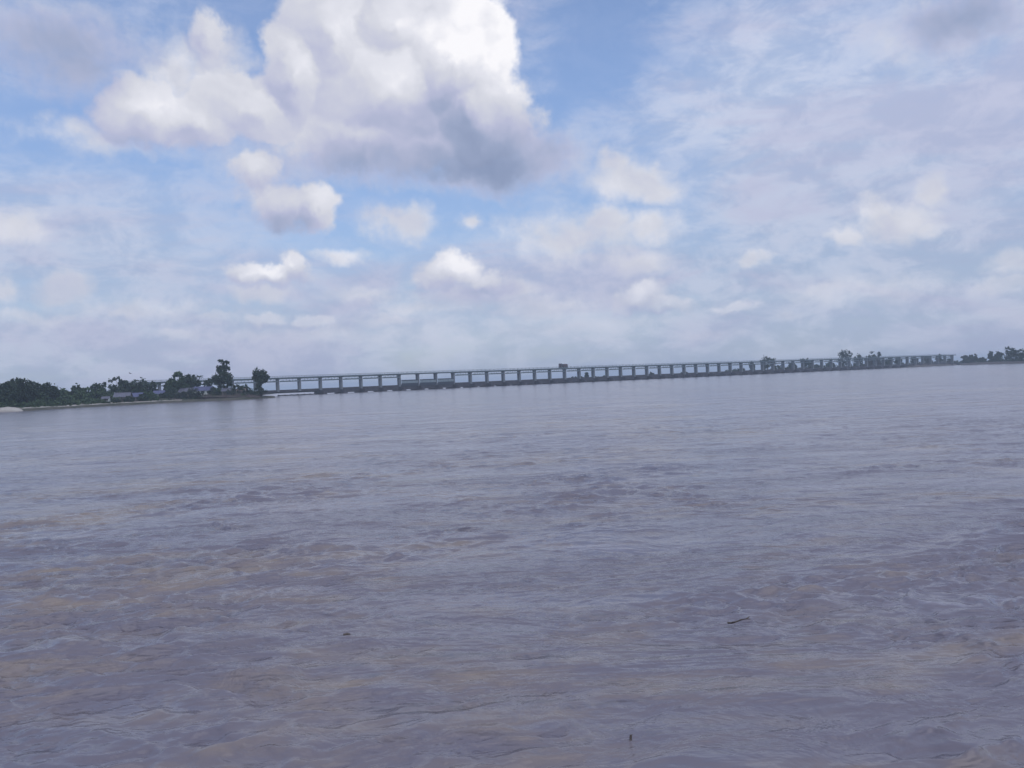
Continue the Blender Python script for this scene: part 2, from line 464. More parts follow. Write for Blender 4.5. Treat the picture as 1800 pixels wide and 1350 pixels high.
def build_river():
    fine = np.linspace(R(-41), R(41), 1250)
    coarse = np.linspace(R(41), R(319), 90)[1:-1]
    th = np.concatenate([fine, coarse])
    pxs = np.concatenate([[852 * EYE / r_ for r_ in (0.05, 1.0, 2.5, 4, 5.2, 6.2)],
                          np.linspace(500, 60, 900), np.linspace(60, 4, 170)[1:], 1 / np.linspace(1 / 4.0, 852 and 1 / 0.50, 22)[1:]])
    rr = 852 * EYE / pxs
    rr = np.sort(rr)
    TH, RR = np.meshgrid(th, rr)
    X, Y = np.sin(TH) * RR, np.cos(TH) * RR
    dr = np.gradient(rr)[:, None] * np.ones_like(X)
    # boils: smooth patches with sharp edges between choppy water
    ca, sa = math.cos(0.25), math.sin(0.25)
    U_, V_ = X * ca + Y * sa, -X * sa + Y * ca
    warp = vnoise(U_ * 0.13, V_ * 0.13, 5, 3)
    patch = vnoise(U_ * 0.085 + warp * 0.5, V_ * 0.13 + warp * 0.6, 77, 3)
    patch2 = vnoise(U_ * 0.022 + 3, V_ * 0.04, 91, 3)
    chop = 0.28 + 0.85 * sstep(-0.28, 0.25, patch + 0.55 * patch2)
    Z = np.zeros_like(X); DX = np.zeros_like(X); DY = np.zeros_like(X)
    r_ = np.random.default_rng(3)
    nw = 84
    lam = 0.22 * (4.2 / 0.22) ** (np.arange(nw) / (nw - 1.0))
    wx = X + 0.7 * vnoise(X * 0.33, Y * 0.33, 201, 2) + 0.12 * vnoise(X * 1.7, Y * 1.7, 203, 2)
    wy = Y + 0.7 * vnoise(X * 0.33 + 40, Y * 0.33, 202, 2) + 0.12 * vnoise(X * 1.7 + 9, Y * 1.7, 204, 2)
    for L in lam:
        a_ = r_.normal(0.06, 0.34) + (math.pi if r_.random() < 0.3 else 0)
        kx, ky = math.sin(a_) * 2 * math.pi / L, math.cos(a_) * 2 * math.pi / L
        slope = 0.026 * (1.5 if L < 0.6 else 1.1 if L < 1.2 else 0.12)
        A = slope * L / (2 * math.pi)
        ph = kx * wx + ky * wy + r_.random() * 6.283
        fade = np.clip(1.7 - 3.4 * dr / L, 0, 1)
        amp = A * fade * (chop if L < 2.4 else 0.45 + 0.55 * chop)
        Z += amp * np.cos(ph)
        DX -= amp * math.sin(a_) * np.sin(ph) * 0.4
        DY -= amp * math.cos(a_) * np.sin(ph) * 0.4
    # wrinkles, folds and boil lips: crested noise, stretched across the current
    wu = U_ + 1.1 * vnoise(X * 0.21, Y * 0.21, 211, 3) + 0.25 * vnoise(X * 0.9, Y * 0.9, 212, 2)
    wv = V_ + 1.3 * vnoise(X * 0.17 + 5, Y * 0.24, 213, 3) + 0.22 * vnoise(X * 0.8 + 7, Y * 1.1, 214, 2)

    def crest(fu, fv, amp, seed, octv=2, p=1.6, mod=None, keep=1.0):
        n_ = vnoise(wu * fu, wv * fv, seed, octv)
        h = np.clip(1.05 - np.sqrt(n_ * n_ + 0.02) * 1.7, 0, 1) ** p
        fade = np.clip(1.7 - 2.4 * dr * fv * keep, 0, 1)
        return amp * h * fade * (1 if mod is None else mod)

    def ripple(fu, fv, amp, seed, mod):
        n_ = vnoise(wu * fu, wv * fv, seed, 1)
        return amp * (np.exp(n_ * 0.9) - 1) * np.clip(1.7 - 2.0 * dr * fv, 0, 1) * mod

    Z += ripple(1.25, 3.3, 0.036, 401, chop)
    Z += ripple(0.75, 2.0, 0.042, 408, chop)
    Z += crest(0.66, 1.9, 0.022, 402, 2, 1.5, chop)
    Z += ripple(2.4, 5.6, 0.017, 403, chop)
    Z += crest(0.30, 0.80, 0.030, 404, 2, 2.0, 0.4 + 0.6 * chop)
    Z += crest(0.11, 0.36, 0.020, 405, 2, 3.0)
    # out in the main current the water stands higher
    Z += crest(0.30, 0.62, 0.070, 406, 2, 1.6, sstep(20, 60, RR) * (0.3 + 0.7 * chop))
    Z += crest(0.13, 0.27, 0.110, 407, 2, 1.8, sstep(50, 130, RR))
    near = np.clip(1.5 - RR / 160.0, 0, 1)
    Z += near * 0.045 * sstep(0.02, 0.20, -patch - 0.12)
    co = np.stack([X + DX, Y + DY, Z], -1).reshape(-1, 3)
    nr, nt = X.shape
    i = np.arange(nr - 1)[:, None] * nt
    j = np.arange(nt)[None, :]
    jn = (j + 1) % nt
    fc = np.stack([i + j, i + nt + j, i + nt + jn, i + jn], -1).reshape(-1, 4)
    ma = bpy.data.materials.new('muddy_water')
    ma.use_nodes = True
    n = N(ma.node_tree)
    b = ma.node_tree.nodes['Principled BSDF']
    t = n.new('ShaderNodeTexCoord')
    O = t.outputs['Object']
    silt = n.noise(n.vec('MULTIPLY', O, (0.05, 0.11, 1)), 1.0, 5, 0.6, dist=0.8)
    silt2 = n.noise(n.vec('MULTIPLY', O, (0.5, 1.1, 1)), 1.0, 4, 0.6)
    sm = n.math('MULTIPLY_ADD', silt2, 0.4, n.math('MULTIPLY', silt, 0.6))
    pale_streaks = n.math('MULTIPLY', n.rng(n.noise(n.vec('MULTIPLY', O, (0.10, 0.42, 1)), 1.0, 6, 0.68, dist=0.7), 0.585, 0.70), n.rng(silt, 0.62, 0.42, 0.05, 0.6))  # sparse pale streaks, stretched sideways, mixed into the water's base colour
    col_ = n.mix(n.rng(sm, 0.47, 0.66), (0.168, 0.150, 0.176, 1), (0.262, 0.210, 0.172, 1))
    n.put(b.inputs['Base Color'], n.mix(pale_streaks, col_, (0.30, 0.28, 0.32, 1)))
    b.inputs['Roughness'].default_value = 0.15
    b.inputs['IOR'].default_value = 1.40
    rip = n.noise(n.vec('MULTIPLY', O, (0.5, 1.35, 1)), 3.6, 5, 0.66, dist=0.25)
    rip2 = n.noise(n.vec('MULTIPLY', O, (0.8, 1.0, 1)), 1.1, 4, 0.62, dist=0.5)
    gate_ = n.rng(n.noise(n.vec('MULTIPLY', O, (0.08, 0.28, 1)), 1.0, 5, 0.62, dist=0.5), 0.40, 0.55, 0.42, 1.0)
    far_ = n.noise(n.vec('MULTIPLY', O, (0.10, 0.22, 1)), 1.0, 5, 0.65, dist=0.5)
    h = n.math('MULTIPLY_ADD', rip2, 1.2, n.math('MULTIPLY_ADD', far_, 5.0, n.math('MULTIPLY', rip, 0.18)))
    bn = n.new('ShaderNodeBump')
    n.put(bn.inputs['Strength'], gate_)
    bn.inputs['Distance'].default_value = 0.13
    n.put(bn.inputs['Height'], h)
    n.put(b.inputs['Normal'], bn.outputs[0])
    o = raw_mesh('river', co, fc, ma, smooth=True)
    tag(o, kind='structure')
    return co


RIVER = build_river()


def water_z(x, y):
    d2 = (RIVER[:, 0] - x) ** 2 + (RIVER[:, 1] - y) ** 2
    return float(RIVER[np.argsort(d2)[:4], 2].mean())

# ------------------------------------------------------------------ haze
HAZE_R, HAZE_TOP = 7200.0, 34.0
hm = bpy.data.materials.new('haze_air')
hm.use_nodes = True
ht = hm.node_tree
ht.nodes.clear()
hv = ht.nodes.new('ShaderNodeVolumePrincipled')
hv.inputs['Color'].default_value = (0.74, 0.86, 0.95, 1)
hv.inputs['Density'].default_value = 0.00030
hv.inputs['Anisotropy'].default_value = 0.2
ho = ht.nodes.new('ShaderNodeOutputMaterial')
ht.links.new(hv.outputs[0], ho.inputs['Volume'])
hz = MB().box(-HAZE_R, HAZE_R, -HAZE_R, HAZE_R, -1.0, HAZE_TOP).build('haze', hm)
tag(hz, kind='stuff')


# ------------------------------------------------------------------ land
def land(name, outline, zs, mat_, cut=None):
    """a sheet of land: outline rings from the waterline inward with heights"""
    nv = len(outline[0])
    verts, faces = [], []
    for ring, z in zip(outline, zs):
        for i, p in enumerate(ring):
            verts.append((p[0], p[1], z[i] if isinstance(z, (list, tuple)) else z))
    for k in range(len(outline) - 1):
        for i in range(nv - 1):
            a = k * nv + i
            faces.append((a, a + 1, a + nv + 1, a + nv))
    return tag(raw_mesh(name, verts, faces, mat_), kind='structure')


def bank(name, line, back, heights, mat_low, mat_top, seed, lip_end=1e9):
    """a cut bank with a scarp, a pale edge and land behind; line = waterline points (x, y)"""
    r_ = np.random.default_rng(seed)
    pts = []
    for (a, b) in zip(line[:-1], line[1:]):
        L = math.hypot(b[0] - a[0], b[1] - a[1]); n_ = max(2, int(L / 1.5))
        for i in range(n_): pts.append((a[0] + (b[0] - a[0]) * i / n_, a[1] + (b[1] - a[1]) * i / n_))
    pts.append(line[-1])
    p = np.array(pts)
    tn = np.gradient(p, axis=0); tn /= np.linalg.norm(tn, axis=1)[:, None]
    nm = np.stack([-tn[:, 1], tn[:, 0]], 1)
    if np.sum(nm * (np.array(back) - p[len(p) // 2])) < 0: nm = -nm
    s_ = np.arange(len(p)) * 1.5
    wob = vnoise(s_ * 0.09, s_ * 0 + seed, seed, 3)
    wob2 = vnoise(s_ * 0.4, s_ * 0 + 5.5, seed + 3, 2)
    rows = []
    for dist, z, jx, jz in heights:
        off = dist + jx * (wob * 2 + wob2)
        rows.append(np.column_stack([p + nm * off[:, None], z + jz * (wob + wob2 * 0.7) + 0 * off]))
    nv = len(p)
    lo = np.concatenate(rows)
    fc = [(k * nv + i, k * nv + i + 1, (k + 1) * nv + i + 1, (k + 1) * nv + i) for k in range(len(rows) - 1) for i in range(nv - 1)]
    o = raw_mesh(name, lo, fc, mat_low)
    o.data.materials.append(mat_top)
    o.data.materials.append(M['sand'])
    o.data.update()
    mi = np.zeros(len(fc), dtype=np.int32)
    per = nv - 1
    mi[per * 2:] = 1
    lip = mi[per * 2:per * 3]
    lip[:] = 2
    lip[p[:-1, 0] > lip_end] = 0
    o.data.polygons.foreach_set('material_index', mi)
    tag(o, kind='structure')
    return o


shore_px = [(-160, 734), (-70, 729), (0, 724.5), (60, 721.5), (150, 716), (230, 711.5), (300, 707.8), (350, 705.6), (400, 703.6), (440, 702), (466, 700.4)]
sl = [tuple(ground(x, y).xy) for x, y in shore_px]
tip = sl[-1]
left_line = [(-900, 120), (-420, 220)] + sl + [(tip[0] + 3, tip[1] + 8), (tip[0] - 4, tip[1] + 26), (tip[0] - 40, tip[1] + 60), (tip[0] - 120, tip[1] + 74), (-400, 520)]
# the bank: face under water, dark scarp, pale lip, land
bank('river_bank', left_line, (-250, 420), [(-2, -0.9, 0, 0), (0.0, 0.0, 0.5, 0), (0.6, 0.95, 0.5, 0.2), (5.0, 1.3, 0.6, 0.2), (12, 1.5, 0.6, 0.3), (30, 2.0, 0, 0.3)], M['earth'], M['earth'], 21, ground(325, 706.5).x)
BANK = left_line


def plateau(name, pts, z, mat_, depth=None):
    bm = bmesh.new()
    f_ = bm.faces.new([bm.verts.new((p[0], p[1], z)) for p in pts])
    bmesh.ops.triangulate(bm, faces=[f_])
    me = bpy.data.meshes.new(name); bm.to_mesh(me); bm.free()
    me.materials.append(mat_)
    o = bpy.data.objects.new(name, me); COL.objects.link(o)
    return tag(o, kind='structure')


plateau('meadow', [(-900, 140)] + [(p[0] - 8 + (6 if i < 3 else 0), p[1] + 14) for i, p in enumerate(left_line[1:-4])] + [(tip[0] - 16, tip[1] + 30), (tip[0] - 45, tip[1] + 48), (tip[0] - 120, tip[1] + 62), (-400, 505), (-900, 505)], 1.42, M['earth'])

# right bank and the shore downstream of the barrage
BX, BY, BA, BB = -147.886, 537.80, 11.7894, 7.5505


def on_bridge(k, off=0.0):
    """point k spans along the barrage, off metres downstream of its axis"""
    L = math.hypot(BA, BB)
    return (BX + BA * k - BB / L * off, BY + BB * k + BA / L * off)


r1800 = tuple(ground(1800, 638.6).xy)
r1690 = tuple(ground(1692, 641.8).xy)
rend = on_bridge(54.5, -6)
right_line = [on_bridge(47, 12), on_bridge(47.5, -11), on_bridge(51, -13), rend, r1690, r1800, (r1800[0] + 160, r1800[1] - 60), (r1800[0] + 700, r1800[1] - 420)]
bank('far_bank', right_line, (900, 1000), [(-2, -0.9, 0, 0), (0, 0, 0.4, 0), (1.5, 1.2, 0.3, 0.2), (7, 2.2, 0.4, 0.2), (40, 2.6, 0, 0.3), (160, 3.0, 0, 0.3)], M['red_earth'], M['red_earth'], 33, -1e9)
down_line = [on_bridge(23.5, 90), on_bridge(26, 62), on_bridge(30, 48), on_bridge(36, 32), on_bridge(42, 24), on_bridge(48, 15), on_bridge(56, 14)]
bank('downstream_bank', down_line, on_bridge(40, 200), [(-2, -0.9, 0, 0), (0, 0, 0.4, 0), (2, 0.9, 0.4, 0.2), (10, 1.8, 0.4, 0.2), (50, 2.2, 0, 0.3), (200, 2.6, 0, 0.3)], M['red_earth'], M['earth'], 35, -1e9)
bank('river_island', [on_bridge(9.5, 150), on_bridge(13, 128), on_bridge(18, 120), on_bridge(22, 124), on_bridge(24.5, 150)], on_bridge(17, 240), [(-2, -0.9, 0, 0), (0, 0, 0.4, 0), (2, 0.7, 0.4, 0.2), (10, 1.2, 0.4, 0.2), (60, 1.4, 0, 0.3)], M['red_earth'], M['earth'], 39, -1e9)


# ------------------------------------------------------------------ trees
def leaves(blobs, n, size, seed, hollow=0.35):
    """leaf clumps spread through a set of ellipsoids (cx, cy, cz, rx, ry, rz)"""
    r_ = np.random.default_rng(seed)
    vol = np.array([max(b[3] * b[5], 0.05) for b in blobs]); vol = vol / vol.sum()
    out_v, out_f = [], []
    pos = []
    for b, fr in zip(blobs, vol):
        m_ = max(12, int(n * fr))
        # clumps inside the blob
        nc = max(5, m_ // 26)
        d = r_.normal(size=(nc, 3)); d /= np.linalg.norm(d, axis=1)[:, None]
        rad = (hollow + (1 - hollow) * r_.random(nc)) ** 0.6
        cc = d * rad[:, None] * np.array(b[3:6]) * 0.92 + np.array(b[0:3])
        cs = np.array(b[3:6]).mean() * (0.16 + 0.20 * r_.random(nc))
        idx = r_.integers(0, nc, m_)
        q = r_.normal(size=(m_, 3)) * 0.55
        pos.append(cc[idx] + q * cs[idx][:, None])
    p = np.concatenate(pos)
    m_ = len(p)
    a = r_.normal(size=(m_, 3)); a /= np.linalg.norm(a, axis=1)[:, None]
    c = r_.normal(size=(m_, 3)); c -= a * np.sum(a * c, 1)[:, None]; c /= np.linalg.norm(c, axis=1)[:, None]
    s_ = size * (0.6 + 0.8 * r_.random(m_))
    a *= s_[:, None]; c *= (s_ * 0.62)[:, None]
    v = np.stack([p - a, p + c - a * 0.1, p + a, p - c + a * 0.1], 1).reshape(-1, 3)
    f_ = np.arange(m_ * 4).reshape(-1, 4)
    return v, f_


def limb_mesh(segs):
    mb = MB()
    for a, b, r0, r1 in segs: mb.tube(a, b, r0, r1, 6)
    return mb


def tree(name, px, Y, base_z, top_py, blobs_px, label, leaf='leaf_dark', group=None, cat='tree', n=900, size=0.55, lean=0.0, trunk=True, hollow=0.35, seed=0):
    """a tree at pixel column px and distance Y. blobs_px: (dx, height_frac, half_w, half_h_frac), widths in metres"""
    # height from the picture
    H = (at(px, top_py, Y).z - base_z) * 1.07
    x = at(px, top_py, Y).x
    root = empty(name, (x, Y, base_z))
    tag(root, label, cat, group)
    bl = []
    rr_ = random.Random(abs(seed + int(px * 13)))
    for dx, hf, hw, hh in blobs_px:
        bl.append((dx, rr_.uniform(-0.25, 0.25) * hw, hf * H, hw, hw * rr_.uniform(0.8, 1.05), hh * H))
    v, f_ = leaves(bl, n, size, abs(seed + int(px * 7)), hollow)
    v[:, 2] = np.maximum(v[:, 2], 0.05)
    raw_mesh('crown', v, f_, M[leaf], root)
    if trunk:
        segs = []
        r0 = max(0.12, 0.022 * H)
        top = Vector((lean * 0.6, 0, H * 0.62))
        mid = Vector((lean * 0.25, 0.1, H * 0.3))
        segs += [((0, 0, -0.4), mid, r0, r0 * 0.8), (mid, top, r0 * 0.8, r0 * 0.45)]
        for b in bl:
            tgt = Vector(b[0:3]) + Vector((0, 0, b[5] * 0.3))
            st = mid.lerp(top, rr_.random() * 0.8)
            if tgt.z > st.z: segs.append((st, tgt, r0 * 0.42, r0 * 0.12))
        limb_mesh(segs).build('trunk', M['bark'], root)
    return root


def rnd_blobs(hw, seed, k=5, low=0.35):
    r_ = random.Random(seed)
    out = [(0, 0.66, hw * 0.72, 0.33), (0, 0.42, hw * 0.85, 0.28)]
    for i in range(k):
        a = r_.uniform(-0.62, 0.62)
        hf = r_.uniform(low, 0.84) * (1 - 0.3 * abs(a))
        out.append((a * hw, hf, hw * r_.uniform(0.30, 0.46), r_.uniform(0.13, 0.19)))
    return out


def palm(px, Y, base_z, top_py, label, crown=2.2, group=None):
    H = at(px, top_py, Y).z - base_z
    x = at(px, top_py, Y).x
    root = empty('palm_tree', (x, Y, base_z))
    tag(root, label, 'palm tree', group)
    mb = MB()
    r_ = random.Random(int(px))
    prev = Vector((0, 0, -0.3)); hz_ = H - crown * 0.45
    for i in range(1, 6):
        q = Vector((0.25 * math.sin(i * 0.5), 0, hz_ * i / 5))
        mb.tube(prev, q, 0.2 - 0.02 * i, 0.2 - 0.02 * (i + 1) + 0.01, 6); prev = q
    mb.build('trunk', M['bark'], root)
    c = prev
    fr = bmesh.new()
    for i in range(18):
        a = i * 2.399; e0 = r_.uniform(-0.1, 1.25)
        L = crown * r_.uniform(0.85, 1.15)
        p = c.copy(); el_ = e0; wd = 0.32
        last = None
        for s_ in range(6):
            d = Vector((math.cos(a) * math.cos(el_), math.sin(a) * math.cos(el_), math.sin(el_)))
            side = Vector((-math.sin(a), math.cos(a), 0)) * wd * (1 - (s_ / 6) ** 2) * (0.5 if s_ == 0 else 1)
            cur = (fr.verts.new(p - side + Vector((0, 0, -0.12))), fr.verts.new(p), fr.verts.new(p + side + Vector((0, 0, -0.12))))
            if last:
                fr.faces.new((last[0], last[1], cur[1], cur[0])); fr.faces.new((last[1], last[2], cur[2], cur[1]))
            last = cur
            p = p + d * L / 5; el_ -= 0.34
    me = bpy.data.meshes.new('crown'); fr.to_mesh(me); fr.free()
    me.materials.append(M['leaf_dark'])
    o = bpy.data.objects.new('crown', me); COL.objects.link(o); o.parent = root
    return root


def shore_Y(px):
    for (a, b) in zip(shore_px[:-1], shore_px[1:]):
        if a[0] <= px <= b[0]:
            t = (px - a[0]) / (b[0] - a[0])
            return ground(px, a[1] + (b[1] - a[1]) * t).y
    return ground(*shore_px[-1]).y


G1 = 'trees on the left river bank'
# (px, metres behind the shore, top py, half width m, leaf, leaf count, label)
left_trees = [
    (-30, 22, 668, 7.5, 'leaf_dark', 1300, 'dark broad tree cut off by the left edge of the view'),
    (12, 18, 673, 5.0, 'leaf_dark', 1200, 'dark low tree at the far left, behind the pale sand spit'),
    (27, 30, 667.5, 5.0, 'leaf_dark', 1200, 'dark round topped tree just left of the highest dark crown at the far left'),
    (46, 24, 665, 4.8, 'leaf_dark', 1300, 'highest dark dense tree of the clump at the far left'),
    (66, 30, 673, 5.2, 'leaf_dark', 1200, 'dark tree stepping down right of the highest tree at the far left'),
    (86, 26, 676, 4.6, 'leaf_dark', 1100, 'last dark tree at the right end of the far left clump'),
    (108, 45, 685, 5.0, 'leaf_green', 900, 'low bushy tree in the dip between the dark clump and the small round tree'),
    (131, 40, 678.5, 3.4, 'leaf_dark', 800, 'small round tree standing alone in the middle of the low green dip'),
    (152, 40, 682, 5.4, 'leaf_green', 800, 'low tree right of the small round tree in the dip'),
    (172, 38, 676, 5.0, 'leaf_dark', 900, 'dark tree left of the airy spreading tree, above the white hut'),
    (222, 30, 669.0, 5.4, 'leaf_dark', 1200, 'dark dome shaped tree behind the two tin roofed houses'),
    (248, 32, 670, 5.4, 'leaf_dark', 1200, 'dark dome shaped tree right of the slim palm beside the tin roofed houses'),
    (268, 36, 671, 3.2, 'leaf_dark', 700, 'narrow dark tree at the left of the gap where the barrage shows'),
    (324, 34, 660, 5.4, 'leaf_dark', 1200, 'dark tree filling the gap between the light green tree and the flat topped dark tree'),
    (301, 22, 669, 3.6, 'leaf_green', 900, 'lower green tree at the left foot of the light green loose crowned tree'),
    (297, 30, 672, 3.0, 'leaf_dark', 800, 'dark tree at the right of the gap where the barrage shows'),
]
for i, (px, back, top, hw, lf, n, lb) in enumerate(left_trees):
    tree('broadleaf_tree', px, shore_Y(max(-160, min(466, px))) + back, 1.4, top, rnd_blobs(hw, 40 + i, 6, 0.22), lb, lf, G1, n=int(n * 2.3), size=0.5, seed=i)
tree('broadleaf_tree', 202, shore_Y(202) + 36, 1.4, 663.5, [(-1.6, 0.84, 2.0, 0.10), (1.0, 0.92, 2.2, 0.08), (3.0, 0.80, 1.6, 0.08), (-3.6, 0.66, 2.0, 0.13), (0.4, 0.55, 3.0, 0.16), (2.6, 0.45, 2.2, 0.16), (-2.0, 0.35, 3.0, 0.2)],
     'airy spreading tree with sky showing through its top, above the tin roofed houses', 'leaf_dark', G1, n=1000, size=0.45, hollow=0.5, seed=201)
tree('broadleaf_tree', 312, shore_Y(312) + 20, 1.4, 656.5, [(0.2, 0.86, 2.6, 0.13), (-3.0, 0.66, 2.4, 0.15), (2.8, 0.68, 2.6, 0.15), (0, 0.5, 4.4, 0.22), (-4.2, 0.42, 2.2, 0.16), (3.5, 0.4, 2.6, 0.2)],
     'light green loose crowned tree, tallest left of the blue roofed hut', 'leaf_green', G1, n=3200, size=0.5, hollow=0.1, seed=202)
tree('broadleaf_tree', 335, shore_Y(335) + 26, 1.4, 660, [(0, 0.8, 3.0, 0.16), (2.2, 0.6, 3.0, 0.2), (-2.4, 0.55, 2.6, 0.2)],
     'dark tree with flat top between the light green tree and the short palm', 'leaf_dark', G1, n=2200, size=0.5, seed=203)
tree('broadleaf_tree', 366, shore_Y(366) + 24, 1.4, 668.5, [(0, 0.75, 2.8, 0.22), (-1.8, 0.5, 2.2, 0.2)],
     'low dark tree behind the blue roofed hut, left of the tallest tree', 'leaf_dark', G1, n=800, size=0.5, seed=204)
tree('tall_tree', 390, shore_Y(390) + 16, 1.4, 635.5, [(0.4, 0.94, 2.7, 0.05), (2.0, 0.86, 2.0, 0.08), (-1.3, 0.79, 2.6, 0.045), (0.6, 0.78, 2.6, 0.075), (2.5, 0.72, 1.8, 0.09), (0.4, 0.68, 2.8, 0.08), (0.0, 0.55, 4.2, 0.14), (2.6, 0.48, 3.0, 0.15), (-3.0, 0.45, 2.8, 0.13), (0.6, 0.32, 4.0, 0.12)],
     'tallest tree on the bank with a sparse layered top above a dense dark crown', 'leaf_dark', G1, n=4200, size=0.45, lean=1.2, hollow=0.4, seed=205)
tree('broadleaf_tree', 456, shore_Y(456) + 4, 0.9, 650, [(0, 0.82, 3.2, 0.17), (0.4, 0.66, 4.0, 0.16), (-2.2, 0.72, 2.2, 0.15), (2.2, 0.74, 2.2, 0.15), (3.3, 0.62, 1.6, 0.12), (0.2, 0.55, 2.8, 0.13), (-0.6, 0.34, 2.4, 0.13), (0.8, 0.18, 2.2, 0.12)],
     'dark bushy tree standing alone at the tip of the bank beside the barrage', 'leaf_dark', G1, n=4200, size=0.42, seed=206)
palm(237, shore_Y(237) + 34, 1.4, 667, 'slim palm tree poking up between two dark domed trees', 2.2, 'palm trees on the left bank')
palm(349, shore_Y(349) + 26, 1.4, 658.5, 'short palm tree left of the tallest tree, behind the blue roofed hut', 2.6, 'palm trees on the left bank')
palm(277, shore_Y(277) + 30, 1.4, 671.5, 'small palm tree at the edge of the gap where the barrage shows', 1.8, 'palm trees on the left bank')

G2 = 'bushes along the left river bank'
bush_list = [
    (340, 8, 683, 5.2, 'leaf_grey', 'large grey green bush at the water edge below the blue roofed hut'),
    (318, 8, 688, 3.6, 'leaf_grey', 'rounded grey bush left of the large grey green waterside bush'),
    (417, 14, 676, 3.8, 'leaf_dark', 'dark bush in the gap between the tallest tree and the tree at the tip'),
    (430, 20, 674.5, 3.4, 'leaf_dark', 'dark leafy bush just left of the lone tree at the tip'),
    (444, 5, 687, 2.8, 'leaf_dark', 'low bush at the foot of the lone tree at the tip'),
    (262, 8, 689, 4.2, 'leaf_green', 'green bush right of the bluish tin roofed house'),
    (290, 9, 690, 4.0, 'leaf_dark', 'low dark bush below the gap where the barrage shows'),
    (186, 4, 706.5, 1.8, 'leaf_green', 'small bright green bush in front of the white hut'),
    (206, 5, 702, 1.6, 'leaf_dark', 'small dark bush between the white hut and the tin roofed houses'),
    (376, 10, 682, 3.4, 'leaf_dark', 'dark bush at the foot of the tallest tree'),
    (226, 6, 697, 2.6, 'leaf_dark', 'dark bush in front between the two tin roofed houses'),
    (250, 6, 694, 2.8, 'leaf_dark', 'dark bush in front of the right end of the bluish roofed house'),
    (404, 9, 686, 3.0, 'leaf_grey', 'grey bush in front of the small pale roofed hut'),
    (303, 12, 683, 3.6, 'leaf_dark', 'dark bush left of the hut with the grey peaked roof'),
]
for i, (px, back, top, hw, lf, lb) in enumerate(bush_list):
    tree('bush', px, shore_Y(px) + back, 1.2, top, [(0, 0.6, hw * 0.7, 0.36), (-hw * 0.55, 0.42, hw * 0.5, 0.32), (hw * 0.55, 0.42, hw * 0.5, 0.32)], lb, lf, G2, 'bush', n=1100, size=0.38, trunk=False, seed=400 + i)

# undergrowth that reads as one mass
r_ = np.random.default_rng(5)
bl = []
for px in np.arange(-150, 452, 3.2):
    if 209 < px < 222 or 232 < px < 244: continue
    Y = shore_Y(px) + r_.uniform(8, 17)
    x = at(px, 700, Y).x
    h = r_.uniform(1.6, 3.6) if px < 300 else r_.uniform(1.4, 3.2)
    if 176 < px < 196: h = 0.8; Y += 6
    bl.append((x, Y, 1.1 + h * 0.4, r_.uniform(1.6, 3.0), r_.uniform(1.4, 2.4), h * 0.6))
for px in np.arange(-150, 440, 3.5):
    Y = shore_Y(px) + r_.uniform(26, 52)
    x = at(px, 700, Y).x
    h = r_.uniform(4.5, 7.5) if px < 330 else r_.uniform(4.0, 6.0)
    if px > 405: h = 3.0
    if 270 < px < 296: h = 2.5
    bl.append((x, Y, 1.1 + h * 0.45, r_.uniform(2.4, 4.0), r_.uniform(2, 3), h * 0.6))
v, f_ = leaves(bl, 44000, 0.45, 71, 0.3)
tag(raw_mesh('undergrowth', v, f_, M['leaf_green']), 'green undergrowth massed along the left river bank beneath the trees', 'undergrowth', kind='stuff')
# low plants on the sandy lip
bl = []
for px in np.arange(-150, 455, 2.2):
    if r_.random() < (0.6 if px < 250 else 0.3): continue
    Y = shore_Y(px) + r_.uniform(3.5, 8.0)
    bl.append((at(px, 700, Y).x, Y, 1.15, r_.uniform(0.6, 1.8), 0.8, r_.uniform(0.15, 0.5)))
v, f_ = leaves(bl, 5000, 0.28, 72, 0.2)
tag(raw_mesh('grass', v, f_, M['leaf_green']), 'rough grass along the lip of the left bank', 'grass', kind='stuff')


